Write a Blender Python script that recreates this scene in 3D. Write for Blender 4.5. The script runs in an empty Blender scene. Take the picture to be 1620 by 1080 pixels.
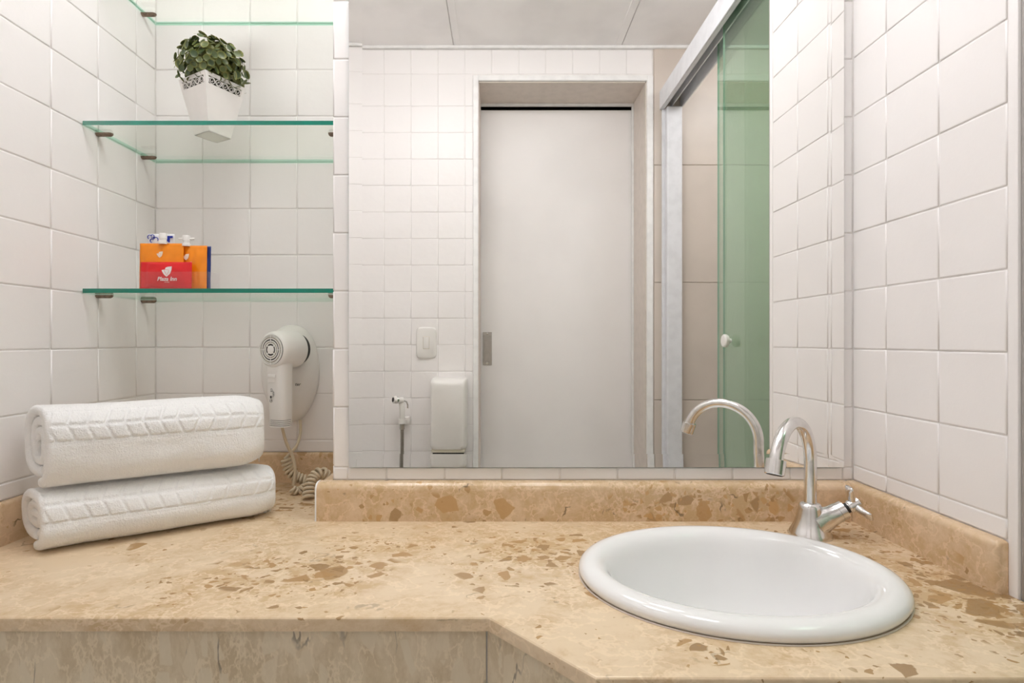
import bpy, bmesh, math, random
from mathutils import Vector, Matrix, noise
random.seed(7)
S = bpy.context.scene
C = S.collection
PI = math.pi

# ------------------------------------------------------------------ camera, world, exposure
# X right, Y away from the camera (mirror wall at Y=0), Z up, metres
CAM = (0.0, -0.993, 1.23)
FPX = 830.0
cam_d = bpy.data.cameras.new('camera')
cam_d.sensor_width = 36.0
cam_d.lens = 36.0 * FPX / 1620.0
cam_d.shift_x = 18.0 / 1620.0
cam_d.clip_start = 0.01
cam = bpy.data.objects.new('camera', cam_d)
cam.location = CAM
cam.rotation_euler = (PI / 2, 0, 0)
C.objects.link(cam)
S.camera = cam
W = bpy.data.worlds.new('world')
S.world = W
W.use_nodes = True
W.node_tree.nodes['Background'].inputs[0].default_value = (0.9, 0.88, 0.85, 1)
W.node_tree.nodes['Background'].inputs[1].default_value = 0.05
S.view_settings.view_transform = 'Standard'
S.view_settings.look = 'None'
S.view_settings.gamma = 1.0
S.view_settings.use_curve_mapping = False
S.view_settings.exposure = 0.0
S.cycles.max_bounces = 11
S.cycles.diffuse_bounces = 7
S.cycles.use_light_tree = False
S.cycles.use_adaptive_sampling = True
S.cycles.adaptive_threshold = 0.07
S.cycles.glossy_bounces = 8
S.cycles.transparent_max_bounces = 24
LAMP_STRENGTH = 14.7
LAMP_COLOR = (0.99, 0.982, 1.0)

# ------------------------------------------------------------------ materials
class NT:
    def __init__(self, name):
        self.m = bpy.data.materials.new(name)
        self.m.use_nodes = True
        self.t = self.m.node_tree
        self.b = self.t.nodes['Principled BSDF']
        self.out = self.t.nodes['Material Output']
    def n(self, typ, **kw):
        nd = self.t.nodes.new(typ)
        for k, v in kw.items():
            if k.startswith('i_'):
                key = k[2:]
                key = int(key) if key.isdigit() else key
                self.set(nd, key, v)
            else:
                setattr(nd, k, v)
        return nd
    def set(self, nd, key, v):
        if isinstance(v, bpy.types.NodeSocket):
            self.t.links.new(v, nd.inputs[key])
        else:
            nd.inputs[key].default_value = v
    def math(self, op, a, b=0.0, clamp=False):
        nd = self.t.nodes.new('ShaderNodeMath'); nd.operation = op; nd.use_clamp = clamp
        self.set(nd, 0, a); self.set(nd, 1, b)
        return nd.outputs[0]
    def vmath(self, op, a, b=(0, 0, 0)):
        nd = self.t.nodes.new('ShaderNodeVectorMath'); nd.operation = op
        self.set(nd, 0, a); self.set(nd, 1, b)
        return nd.outputs[0]
    def mix(self, f, a, b):
        nd = self.t.nodes.new('ShaderNodeMix'); nd.data_type = 'RGBA'
        self.set(nd, 0, f); self.set(nd, 6, a); self.set(nd, 7, b)
        return nd.outputs[2]
    def step(self, x, lo, hi):
        nd = self.t.nodes.new('ShaderNodeMapRange'); nd.interpolation_type = 'SMOOTHSTEP'
        self.set(nd, 0, x); self.set(nd, 1, lo); self.set(nd, 2, hi)
        return nd.outputs[0]
    def pos(self):
        return self.t.nodes.new('ShaderNodeNewGeometry').outputs['Position']
    def noise(self, vec, scale, detail=4, rough=0.5, col=False):
        nd = self.t.nodes.new('ShaderNodeTexNoise')
        self.set(nd, 'Vector', vec); self.set(nd, 'Scale', scale); self.set(nd, 'Detail', detail); self.set(nd, 'Roughness', rough)
        return nd.outputs[1 if col else 0]
    def bump(self, h, strength=0.3, dist=0.001):
        nd = self.t.nodes.new('ShaderNodeBump')
        self.set(nd, 'Height', h); self.set(nd, 'Strength', strength); self.set(nd, 'Distance', dist)
        self.t.links.new(nd.outputs[0], self.b.inputs['Normal'])
    def base(self, v): self.set(self.b, 'Base Color', v)
    def p(self, **kw):
        for k, v in kw.items(): self.set(self.b, k.replace('_', ' '), v)

def rgb(r, g, b):
    f = lambda c: (c / 255 / 12.92) if c / 255 <= 0.04045 else ((c / 255 + 0.055) / 1.055) ** 2.4
    return (f(r), f(g), f(b), 1.0)

M = {}
def simple(name, col, rough=0.5, metal=0.0, var=0.04, nscale=30, bump=0.0, bscale=400, **kw):
    m = NT(name)
    nz = m.noise(m.pos(), nscale, 3)
    c2 = tuple(max(0, c * (1 - var * 2)) for c in col[:3]) + (1,)
    m.base(m.mix(m.step(nz, 0.35, 0.75), col, c2))
    m.p(Roughness=rough, Metallic=metal, **kw)
    if bump:
        m.bump(m.noise(m.pos(), bscale, 2), bump, 0.0005)
    M[name] = m.m
    return m

def paint_tile():
    m = NT('painted_tile')
    P = m.pos()
    big = m.noise(P, 3.0, 2)
    m.base(m.mix(m.step(big, 0.3, 0.7), (0.903, 0.879, 0.871, 1), (0.874, 0.848, 0.838, 1)))
    m.p(Roughness=0.36)
    h = m.math('ADD', m.math('MULTIPLY', m.noise(P, 22, 2), 1.0), m.math('MULTIPLY', m.noise(P, 260, 2), 0.10))
    m.bump(h, 0.35, 0.0022)
    M['tile'] = m.m
paint_tile()
simple('grout', (0.86, 0.835, 0.815, 1), 0.45, bump=0.3)
simple('ceiling_paint', (0.915, 0.896, 0.887, 1), 0.55, nscale=6)
simple('trim_white', (0.89, 0.885, 0.875, 1), 0.35)
simple('door_laminate', (0.90, 0.875, 0.86, 1), 0.38, var=0.02, nscale=4)
simple('dark_gap', (0.06, 0.05, 0.045, 1), 0.8)
simple('reveal_paint', (0.70, 0.63, 0.57, 1), 0.4)
simple('beige_tile', (0.66, 0.585, 0.52, 1), 0.35, nscale=5)
simple('floor_tile', (0.86, 0.84, 0.815, 1), 0.35, nscale=9)
simple('aluminium_white', (0.78, 0.79, 0.82, 1), 0.35)
simple('aluminium_shaded', (0.42, 0.40, 0.385, 1), 0.4, 0.5)
simple('ceramic', (0.86, 0.86, 0.86, 1), 0.06, var=0.005)
simple('plastic_white', (0.84, 0.82, 0.79, 1), 0.3, var=0.01)
simple('plastic_cream', (0.78, 0.72, 0.60, 1), 0.35, var=0.02)
simple('cord', (0.70, 0.60, 0.44, 1), 0.35, var=0.03)
simple('black_plastic', (0.02, 0.018, 0.016, 1), 0.5)
simple('chrome', (0.80, 0.79, 0.78, 1), 0.17, 1.0, var=0.06, nscale=60)
simple('steel_brushed', (0.52, 0.50, 0.47, 1), 0.33, 1.0)
simple('bronze_clip', (0.27, 0.20, 0.15, 1), 0.42, 0.7, var=0.2, nscale=200)
simple('pot_paint', (0.85, 0.82, 0.79, 1), 0.45, var=0.02)
simple('soil', (0.03, 0.03, 0.02, 1), 0.9)
simple('foil_red', rgb(226, 22, 32), 0.28, var=0.03, nscale=60)
simple('foil_orange', rgb(250, 145, 10), 0.30, var=0.03, nscale=60)
simple('foil_blue', rgb(10, 45, 120), 0.30, var=0.06, nscale=60)
simple('foil_white', (0.82, 0.82, 0.84, 1), 0.3, var=0.02)
simple('print_white', (0.88, 0.86, 0.84, 1), 0.5, var=0.01)
simple('print_pale', (0.90, 0.78, 0.66, 1), 0.5, var=0.01)
simple('print_blue', rgb(20, 45, 165), 0.4, var=0.02)
simple('print_dark', (0.05, 0.05, 0.05, 1), 0.6)
simple('stem', (0.10, 0.12, 0.04, 1), 0.7)
simple('sealant', (0.80, 0.76, 0.68, 1), 0.4)

def leaf_mat():
    m = NT('leaf')
    oi = m.n('ShaderNodeObjectInfo').outputs['Random']
    tc = m.n('ShaderNodeTexCoord').outputs['Object']
    r = m.n('ShaderNodeVectorMath', operation='LENGTH', i_0=tc).outputs['Value']
    green = m.mix(oi, (0.045, 0.075, 0.028, 1), (0.125, 0.16, 0.05, 1))
    edge = m.mix(oi, (0.14, 0.17, 0.035, 1), (0.26, 0.25, 0.07, 1))
    m.base(m.mix(m.step(r, 0.0052, 0.0082), green, edge))
    m.p(Roughness=0.42)
    M['leaf'] = m.m
leaf_mat()

def mirror_mat():
    m = NT('mirror_silver')
    m.base((0.955, 0.955, 0.94, 1)); m.p(Metallic=1.0, Roughness=0.0)
    M['mirror'] = m.m
mirror_mat()

def thin_glass(name, tint, refl=1.0, ior=1.5):
    m = NT(name)
    tr = m.n('ShaderNodeBsdfTransparent', i_Color=tint)
    gl = m.n('ShaderNodeBsdfGlossy', i_Color=(1, 1, 1, 1), i_Roughness=0.0)
    bf = m.n('ShaderNodeNewGeometry').outputs['Backfacing']
    iv = m.math('ADD', m.math('MULTIPLY', bf, 1.0 / ior - ior), ior)   # same reflection from either side of the sheet
    fr = m.n('ShaderNodeFresnel', i_IOR=iv)
    f = m.math('MULTIPLY', fr.outputs[0], refl)
    mx = m.n('ShaderNodeMixShader')
    m.set(mx, 0, f); m.set(mx, 1, tr.outputs[0]); m.set(mx, 2, gl.outputs[0])
    m.t.links.new(mx.outputs[0], m.out.inputs[0])
    M[name] = m.m
thin_glass('shelf_glass', (0.955, 0.975, 0.945, 1))
thin_glass('shower_glass', (0.80, 0.90, 0.82, 1), 1.2)
thin_glass('acrylic', (0.985, 0.98, 0.98, 1), 0.7)
def edge_glass():
    m = NT('glass_edge')
    m.base((0.0, 0.20, 0.13, 1)); m.p(Roughness=0.15)
    m.b.inputs['Transmission Weight'].default_value = 0.25
    M['glass_edge'] = m.m
edge_glass()
def inner_edge():
    m = NT('glass_inner_edge')
    tr = m.n('ShaderNodeBsdfTransparent', i_Color=(0.62, 0.86, 0.76, 1))
    m.t.links.new(tr.outputs[0], m.out.inputs[0])
    M['glass_inner_edge'] = m.m
inner_edge()
def light_edge():
    m = NT('glass_edge_light')
    m.base((0.28, 0.46, 0.36, 1)); m.p(Roughness=0.15)
    M['glass_edge_light'] = m.m
light_edge()
def acr_edge():
    m = NT('acrylic_edge')
    m.base((0.80, 0.80, 0.80, 1)); m.p(Roughness=0.2)
    M['acrylic_edge'] = m.m
acr_edge()

def lamp_mat():
    m = NT('lamp_diffuser')
    e = m.n('ShaderNodeEmission', i_Color=LAMP_COLOR + (1,), i_Strength=LAMP_STRENGTH)
    m.t.links.new(e.outputs[0], m.out.inputs[0])
    M['lamp'] = m.m
lamp_mat()

def marble(name, cream, tan, brown, clusters, amount, squash=(1, 1, 1), scale=38, veins=0.35, vein_col=(0.10, 0.065, 0.035, 1), rough=0.22, patch=(0.42, 0.62), clast=None):
    m = NT(name)
    P0 = m.pos()
    P = m.vmath('MULTIPLY', P0, squash)
    def warp(vec, sc, amt):
        w = m.vmath('SCALE', m.vmath('SUBTRACT', m.noise(vec, sc, 3, col=True), (0.5, 0.5, 0.5)))
        w.node.inputs['Scale'].default_value = amt
        return m.vmath('ADD', vec, w)
    Q = warp(P, 14, 0.045)
    Q2 = warp(warp(P, 16, 0.014), 110, 0.0045)
    # cloudy ground in three sizes
    big = m.noise(Q, 6.0, 5, 0.6)
    mid = m.noise(Q, 26.0, 6, 0.68)
    fine = m.noise(Q2, 120.0, 4, 0.7)
    g = m.math('ADD', m.math('ADD', m.math('MULTIPLY', big, 0.45), m.math('MULTIPLY', mid, 0.40)), m.math('MULTIPLY', fine, 0.15))
    mask = None
    for (cx, cy, cz, rx, ry, rz, a) in clusters:
        dv = m.vmath('DIVIDE', m.vmath('SUBTRACT', P0, (cx, cy, cz)), (rx, ry, rz))
        ln = m.n('ShaderNodeVectorMath', operation='LENGTH', i_0=dv).outputs['Value']
        v = m.math('MULTIPLY', m.step(ln, 1.25, 0.15), a)
        mask = v if mask is None else m.math('MAXIMUM', mask, v)
    if mask is None: mask = m.math('ADD', 0.0, 0.0)
    dens = m.math('ADD', m.math('MULTIPLY', mask, 0.75), m.math('MULTIPLY', m.step(m.noise(P, 9, 3), 0.42, 0.72), amount))
    tanf = m.math('ADD', m.step(g, patch[0], patch[1]), m.math('MULTIPLY', mask, m.step(mid, 0.40, 0.58)), clamp=True)
    col = m.mix(m.math('MULTIPLY', tanf, 0.9), cream, tan)
    # pale healed seams: thin ridges of a warped noise
    r1 = m.math('ABSOLUTE', m.math('SUBTRACT', m.noise(Q2, 22, 4, 0.6), 0.5))
    r2 = m.math('ABSOLUTE', m.math('SUBTRACT', m.noise(Q, 55, 3, 0.6), 0.5))
    pale = tuple(min(1, c * 1.10 + 0.03) for c in cream[:3]) + (1,)
    col = m.mix(m.math('MULTIPLY', m.step(r1, 0.030, 0.004), 0.55), col, pale)
    col = m.mix(m.math('MULTIPLY', m.math('MULTIPLY', m.step(r2, 0.05, 0.01), m.step(big, 0.5, 0.6)), 0.40), col, pale)
    if clast:
        # pale angular clasts set in the ground
        c1 = m.n('ShaderNodeTexVoronoi', i_Vector=Q2, i_Scale=scale)
        ce = m.n('ShaderNodeTexVoronoi', feature='DISTANCE_TO_EDGE', i_Vector=Q2, i_Scale=scale)
        sp = m.n('ShaderNodeSeparateColor', i_0=c1.outputs['Color'])
        f = m.math('MULTIPLY', m.step(sp.outputs[0], 0.40, 0.45), m.step(m.math('SUBTRACT', ce.outputs['Distance'], m.math('MULTIPLY', sp.outputs[1], 0.20)), 0.04, 0.09))
        col = m.mix(m.math('MULTIPLY', f, 0.75), col, m.mix(sp.outputs[2], clast, cream))
    strong = m.math('MULTIPLY', m.math('SUBTRACT', mask, 0.55, clamp=True), 2.2)
    if not clast:
        for sc, gap, dn in ((scale * 0.5, 0.05, strong), (scale, 0.09, dens), (scale * 2.2, 0.14, dens), (scale * 4.2, 0.16, m.math('MULTIPLY', dens, 0.55))):
            v1 = m.n('ShaderNodeTexVoronoi', i_Vector=Q2, i_Scale=sc)
            ve = m.n('ShaderNodeTexVoronoi', feature='DISTANCE_TO_EDGE', i_Vector=Q2, i_Scale=sc)
            sep = m.n('ShaderNodeSeparateColor', i_0=v1.outputs['Color'])
            pick = m.step(m.math('SUBTRACT', dn, sep.outputs[0]), -0.03, 0.03)
            gapn = m.math('ADD', m.math('MULTIPLY', sep.outputs[1], 0.20), gap)
            body = m.step(m.math('SUBTRACT', ve.outputs['Distance'], gapn), -0.02, 0.02)
            f = m.math('MULTIPLY', pick, body)
            fcol = m.mix(sep.outputs[2], brown, tuple(min(1, c * 1.8) for c in brown[:3]) + (1,))
            fcol = m.mix(m.math('MULTIPLY', mid, 0.45), fcol, tan)
            col = m.mix(m.math('MULTIPLY', f, 0.88), col, fcol)
    # dark stylolite cracks
    Q3 = warp(m.vmath('MULTIPLY', P, (1.0, 1.0, 0.45 if clast else 1.0)), 60, 0.02)
    rc = m.math('ABSOLUTE', m.math('SUBTRACT', m.noise(Q3, 13 if clast else 9, 3, 0.55), 0.5))
    crack = m.math('MULTIPLY', m.step(rc, 0.012, 0.003), m.step(m.noise(P, 20, 3), 0.50 if clast else 0.58, 0.66))
    col = m.mix(m.math('MULTIPLY', crack, veins), col, vein_col)
    m.base(col)
    m.p(Roughness=rough)
    M[name] = m.m
    return m
Z0 = 0.898   # counter height
CREAM = (0.76, 0.605, 0.42, 1)
TAN = (0.585, 0.405, 0.225, 1)
BROWN = (0.23, 0.125, 0.042, 1)
marble('marble_top', CREAM, TAN, BROWN,
       [(-0.293, -0.238, Z0, 0.15, 0.075, 0.2, 0.85), (0.055, -0.185, Z0, 0.14, 0.11, 0.2, 0.72),
        (0.62, -0.30, Z0, 0.16, 0.17, 0.2, 1.05), (0.222, -0.43, Z0, 0.035, 0.03, 0.2, 0.8),
        (-0.42, -0.32, Z0, 0.035, 0.03, 0.2, 0.6), (0.60, -0.08, Z0, 0.16, 0.07, 0.2, 0.8),
        (-0.40, 0.10, Z0, 0.16, 0.12, 0.2, 0.4), (-0.20, -0.13, Z0, 0.12, 0.05, 0.2, 0.45)],
       0.15, (0.8, 1.0, 1.0), 40, patch=(0.44, 0.63))
marble('marble_splash', (0.74, 0.56, 0.38, 1), (0.58, 0.40, 0.215, 1), (0.34, 0.20, 0.08, 1),
       [(0.33, -0.02, 0.92, 0.14, 0.1, 0.05, 0.8), (0.47, -0.02, 0.92, 0.09, 0.1, 0.06, 0.8), (-0.15, -0.02, 0.92, 0.2, 0.1, 0.06, 0.35)],
       0.10, (1, 1, 1), 30, 0.7, patch=(0.40, 0.60))
marble('marble_apron', (0.78, 0.67, 0.50, 1), (0.60, 0.475, 0.305, 1), (0.74, 0.64, 0.48, 1), [], 0.45, (1.4, 1.4, 0.7), 34, 0.75,
       vein_col=(0.17, 0.14, 0.11, 1), rough=0.35, patch=(0.40, 0.6), clast=(0.78, 0.69, 0.53, 1))

def terry():
    m = NT('terry_cotton')
    P = m.pos()
    m.base((0.93, 0.925, 0.92, 1))
    m.p(Roughness=0.95)
    m.b.inputs['Sheen Weight'].default_value = 0.35
    v = m.n('ShaderNodeTexVoronoi', i_Vector=P, i_Scale=420.0)
    h = m.math('ADD', m.math('MULTIPLY', v.outputs['Distance'], 0.8), m.noise(P, 650, 3))
    m.bump(h, 0.55, 0.0016)
    M['terry'] = m.m
terry()

# ------------------------------------------------------------------ mesh builder
class MB:
    def __init__(self):
        self.v = []; self.f = []; self.mi = []
    def add(self, vs, fs, mi=0):
        o = len(self.v)
        self.v += [tuple(p) for p in vs]
        for f in fs:
            self.f.append(tuple(i + o for i in f)); self.mi.append(mi)
        return self
    def box(self, x0, x1, y0, y1, z0, z1, mi=0):
        vs = [(x, y, z) for z in (z0, z1) for y in (y0, y1) for x in (x0, x1)]
        return self.add(vs, [(0, 2, 3, 1), (4, 5, 7, 6), (0, 1, 5, 4), (2, 6, 7, 3), (0, 4, 6, 2), (1, 3, 7, 5)], mi)
    def bbox(self, x0, x1, y0, y1, z0, z1, r=0.003, seg=2, mat=None, mi=0):
        bm = bmesh.new()
        bmesh.ops.create_cube(bm, size=1.0)
        for v in bm.verts:
            v.co = Vector(((x0 + x1) / 2 + v.co.x * (x1 - x0), (y0 + y1) / 2 + v.co.y * (y1 - y0), (z0 + z1) / 2 + v.co.z * (z1 - z0)))
        bmesh.ops.bevel(bm, geom=list(bm.edges), offset=r, segments=seg, profile=0.5, affect='EDGES')
        return self.bm(bm, mat, mi)
    def bm(self, bm, mat=None, mi=0):
        bm.verts.index_update()
        vs = [(mat @ v.co if mat else v.co.copy()) for v in bm.verts]
        fs = [[v.index for v in f.verts] for f in bm.faces]
        bm.free()
        return self.add(vs, fs, mi)
    def loft(self, rings, closed=True, cap0=True, cap1=True, mi=0):
        n = len(rings[0]); vs = [p for r in rings for p in r]; fs = []
        for i in range(len(rings) - 1):
            for j in range(n if closed else n - 1):
                k = (j + 1) % n
                fs.append((i * n + j, i * n + k, (i + 1) * n + k, (i + 1) * n + j))
        if cap0: fs.append(tuple(range(n))[::-1])
        if cap1: fs.append(tuple((len(rings) - 1) * n + j for j in range(n)))
        return self.add(vs, fs, mi)
    def lathe(self, prof, seg=32, mat=None, cap0=True, cap1=True, mi=0):
        rings = []
        for r, z in prof:
            rings.append([(Matrix.Identity(4) if mat is None else mat) @ Vector((r * math.cos(2 * PI * k / seg), r * math.sin(2 * PI * k / seg), z)) for k in range(seg)])
        return self.loft(rings, True, cap0, cap1, mi)
    def tube(self, pts, rad, seg=10, mi=0, cap=True):
        pts = [Vector(p) for p in pts]
        n = len(pts); rings = []
        t0 = (pts[1] - pts[0]).normalized()
        up = Vector((0, 0, 1)) if abs(t0.z) < 0.9 else Vector((1, 0, 0))
        nrm = t0.cross(up).normalized()
        for i, p in enumerate(pts):
            t = (pts[min(i + 1, n - 1)] - pts[max(i - 1, 0)]).normalized()
            nrm = (nrm - t * nrm.dot(t)).normalized()
            b = t.cross(nrm)
            r = rad[i] if isinstance(rad, (list, tuple)) else rad
            rings.append([p + (nrm * math.cos(2 * PI * k / seg) + b * math.sin(2 * PI * k / seg)) * r for k in range(seg)])
        return self.loft(rings, True, cap, cap, mi)
    def prism(self, prof, axis_pts, mi=0):
        # prof: list of (a, b) ; axis_pts: function-free sweep between frames [(origin, ea, eb)]
        rings = [[Vector(o) + Vector(ea) * a + Vector(eb) * b for a, b in prof] for o, ea, eb in axis_pts]
        return self.loft(rings, True, True, True, mi)
    def mesh(self, name, mats, smooth=False, angle=None):
        me = bpy.data.meshes.new(name)
        me.from_pydata([tuple(p) for p in self.v], [], self.f)
        for mm in (mats if isinstance(mats, (list, tuple)) else [mats]):
            me.materials.append(M[mm])
        if any(self.mi):
            me.polygons.foreach_set('material_index', self.mi)
        bm = bmesh.new(); bm.from_mesh(me)
        bmesh.ops.recalc_face_normals(bm, faces=bm.faces)
        if smooth:
            for f in bm.faces: f.smooth = True
            if angle:
                for e in bm.edges:
                    if len(e.link_faces) == 2 and e.calc_face_angle(0) > angle: e.smooth = False
        bm.to_mesh(me); bm.free()
        me.update()
        return me

def link(name, me, parent=None, world=True):
    o = bpy.data.objects.new(name, me)
    C.objects.link(o)
    if parent is not None:
        o.parent = parent
        if world:
            o.matrix_parent_inverse = world_matrix(parent).inverted()
    return o
def world_matrix(o):
    m = o.matrix_basis.copy()
    if o.parent is not None:
        m = world_matrix(o.parent) @ o.matrix_parent_inverse @ m
    return m
def obj(name, mb, mats, parent=None, smooth=False, angle=0.6):
    return link(name, mb.mesh(name, mats, smooth, angle if smooth else None), parent)
def tag(o, label, cat, group=None):
    o['label'] = label; o['category'] = cat
    if group: o['group'] = group
    return o
def thing(name, label, cat, loc, group=None):
    o = bpy.data.objects.new(name, None)
    o.empty_display_size = 0.02
    o.location = loc
    C.objects.link(o)
    return tag(o, label, cat, group)
def struct(name, mb, mats, parent=None, smooth=False):
    o = obj(name, mb, mats, parent, smooth)
    o['kind'] = 'structure'
    return o
def frame_mat(o, ex, ey, ez):
    o, ex, ey, ez = Vector(o), Vector(ex), Vector(ey), Vector(ez)
    return Matrix(((ex.x, ey.x, ez.x, o.x), (ex.y, ey.y, ez.y, o.y), (ex.z, ey.z, ez.z, o.z), (0, 0, 0, 1)))
def text_obj(name, txt, size, mat, M4, parent, shear=0.0, align='CENTER', extrude=0.0001, bold=0.0, space=1.0):
    cu = bpy.data.curves.new(name, 'FONT')
    cu.body = txt; cu.size = size; cu.align_x = align; cu.align_y = 'CENTER'; cu.shear = shear; cu.extrude = extrude; cu.offset = bold
    cu.resolution_u = 2; cu.space_character = space
    t = bpy.data.objects.new('tmp', cu); C.objects.link(t)
    dg = bpy.context.evaluated_depsgraph_get(); dg.update()
    me = bpy.data.meshes.new_from_object(t.evaluated_get(dg))
    bpy.data.objects.remove(t); bpy.data.curves.remove(cu)
    me.transform(M4)
    me.materials.clear(); me.materials.append(M[mat])
    me.name = name
    return link(name, me, parent)

# ------------------------------------------------------------------ room dimensions
XL, XR = -0.819, 0.667       # left wall, right stub wall face
XC = -0.318                  # left edge of the mirror wall
YA = 0.252                   # alcove back
YE = -0.317                  # end of the stub wall
YR = -1.186                  # rear wall with the sliding door
XS = 1.50                    # far side of the shower
ZC = 2.45                    # ceiling
G = 0.0018                   # joint depth
ROW0, ROW = 0.996, 0.1098
COL = 0.112

struct('floor', MB().box(XL - .1, XS + .1, -1.6, YA + .1, -0.05, 0.0), 'floor_tile')
wall_left = struct('wall_left', MB().box(XL - .1, XL - G, YR - .2, YA + .1, 0, ZC), 'grout')
wall_alcove = struct('wall_alcove', MB().box(XL - .1, XC + .02, YA + G, YA + .1, 0, ZC), 'grout')
wall_back = struct('wall_back', MB().box(XC + G, XS, G, YA + .1, 0, ZC), 'grout')
wall_right = struct('wall_right', MB().box(XR + G, 0.752, YE + G, G, 0, ZC), 'grout')
# rear wall round the doorway
DX0, DX1, DZ = -0.092, 0.604, 2.306
rear = MB().box(XL - .1, DX0, YR - .2, YR - G, 0, ZC).box(DX0, 0.632, YR - .2, YR - G, DZ, ZC).box(DX1, 0.632, YR - .2, YR - G, 0, DZ)
wall_rear = struct('wall_rear', rear, 'grout')
wall_shower = struct('wall_shower', MB().box(0.632, XS + .1, YR - .2, YR, 0, ZC).box(XS, XS + .1, YR, YA, 0, ZC), 'beige_tile')
# large beige panels in the shower
for i in range(5):
    z0 = 0.02 + i * 0.485
    o = obj('panel', MB().bbox(0.634, XS - .001, YR, YR + .004, z0, min(z0 + .4825, ZC - .002), .0012, 1), 'beige_tile', wall_shower)

# ceiling boards
ceil = struct('ceiling', MB().box(XL - .1, XS + .1, YR - .2, YA + .1, ZC + .006, ZC + .06), 'ceiling_paint')
seams = [XL, -0.194, 0.499, XS]
for a, b in zip(seams[:-1], seams[1:]):
    obj('ceiling_panel', MB().bbox(a + .001, b - .001, YR - .0, YA, ZC, ZC + .008, .0012, 1), 'ceiling_paint', ceil)
obj('batten', MB().bbox(-0.192, -0.165, YR, 0, ZC - .002, ZC + .002, .001, 1), 'ceiling_paint', ceil)
obj('batten', MB().bbox(0.470, 0.497, YR, 0, ZC - .002, ZC + .002, .001, 1), 'ceiling_paint', ceil)
obj('cornice', MB().bbox(XL, XS, YR, YR + .014, ZC - .012, ZC, .003, 1), 'trim_white', ceil)

# ------------------------------------------------------------------ tiles
tile_cache = {}
def tile_mesh(w, h):
    k = (round(w, 4), round(h, 4))
    if k in tile_cache: return tile_cache[k]
    mb = MB(); rings = []
    for ins, z in ((0, -G - .001), (0, -0.0011), (0.0007, -0.0004), (0.0022, 0.0)):
        rings.append([(ins - w / 2, ins - h / 2, z), (w / 2 - ins, ins - h / 2, z), (w / 2 - ins, h / 2 - ins, z), (ins - w / 2, h / 2 - ins, z)])
    mb.loft(rings, True, False, True)
    me = mb.mesh('tile', 'tile', True, None)
    me.polygons[len(me.polygons) - 1].use_smooth = False
    tile_cache[k] = me
    return me
def lay(wall, origin, eu, en, ulines, vlines, skip=None, joint=0.0021):
    eu, en = Vector(eu), Vector(en)
    ev = en.cross(eu)
    for u0, u1 in zip(ulines[:-1], ulines[1:]):
        for v0, v1 in zip(vlines[:-1], vlines[1:]):
            if u1 - u0 < .006 or v1 - v0 < .006: continue
            if skip and skip((u0 + u1) / 2, (v0 + v1) / 2): continue
            w, h = u1 - u0 - joint, v1 - v0 - joint
            c = Vector(origin) + eu * ((u0 + u1) / 2) + ev * ((v0 + v1) / 2) + en * random.uniform(-.0005, .0003)
            o = link('tile', tile_mesh(w, h), wall)
            m = frame_mat(c, eu, ev, en)
            a = .5 if min(w, h) > .06 else 0.0
            m = m @ Matrix.Rotation(random.uniform(-.006, .006) * a, 4, 'X') @ Matrix.Rotation(random.uniform(-.006, .006) * a, 4, 'Y')
            o.matrix_basis = m
zs = [0.968] + [ROW0 + i * ROW for i in range(14)]
zs = [z for z in zs if z < ZC - .02] + [ZC]
# left wall: columns run from the alcove corner towards the camera; u along -Y
ys = [YA - .000, YA - .065] + [YA - .065 - COL * i for i in range(1, 12)] + [YR]
# frame: normal +X, eu = +Y would give ev = en x eu = X x Y = Z
lay(wall_left, (XL, 0, 0), (0, 1, 0), (1, 0, 0), sorted(ys), zs)
lay(wall_left, (XL, 0, 0), (0, 1, 0), (1, 0, 0), [YR] + sorted(y for y in ys if YR + .02 < y < -.37) + [-.366], [.006] + [ROW0 - ROW * k for k in range(8, 0, -1)] + [.968])
# alcove back wall: normal -Y, eu = +X -> ev = -Y x X = Z
lay(wall_alcove, (0, YA, 0), (1, 0, 0), (0, -1, 0), [XL + COL * i for i in range(5)] + [XC + .0], zs)
# mirror wall: strips round the mirror
MX0, MX1, MZ0, MZ1 = -0.286, 0.647, 0.993, 2.06
bs = [XC + .001, MX0 - .003, -0.216, -0.106, 0.003, 0.112, 0.221, 0.330, 0.439, 0.548, MX1, XR]
lay(wall_back, (0, 0, 0), (1, 0, 0), (0, -1, 0), bs, [0.968, MZ0 - .001], joint=.0018)
lay(wall_back, (0, 0, 0), (1, 0, 0), (0, -1, 0), [XC + .001, MX0 + .01], [MZ0 - .001 + 0.0, 1.1058] + zs[3:], joint=.0018)
lay(wall_back, (0, 0, 0), (1, 0, 0), (0, -1, 0), [MX1 - .01, XR], [MZ0 - .001, 1.1058] + zs[3:], joint=.0018)
lay(wall_back, (0, 0, 0), (1, 0, 0), (0, -1, 0), bs[1:-1], [MZ1] + [z for z in zs if z > MZ1 + .02])
# column side facing the alcove: normal -X, eu = -Y
lay(wall_back, (XC, 0, 0), (0, -1, 0), (-1, 0, 0), [-YA, -YA + .06, -YA + .06 + COL, 0.0], zs)
# right stub wall: normal -X, eu=-Y -> ev = (-X)x(-Y)=Z
lay(wall_right, (XR, 0, 0), (0, -1, 0), (-1, 0, 0), [0.0, .085, .194, .302], zs)
obj('corner_strip', MB().bbox(XR - .0006, XR + .075, YE, -.303, 0.0, ZC, .003, 2), 'tile', wall_right, True)
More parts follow.
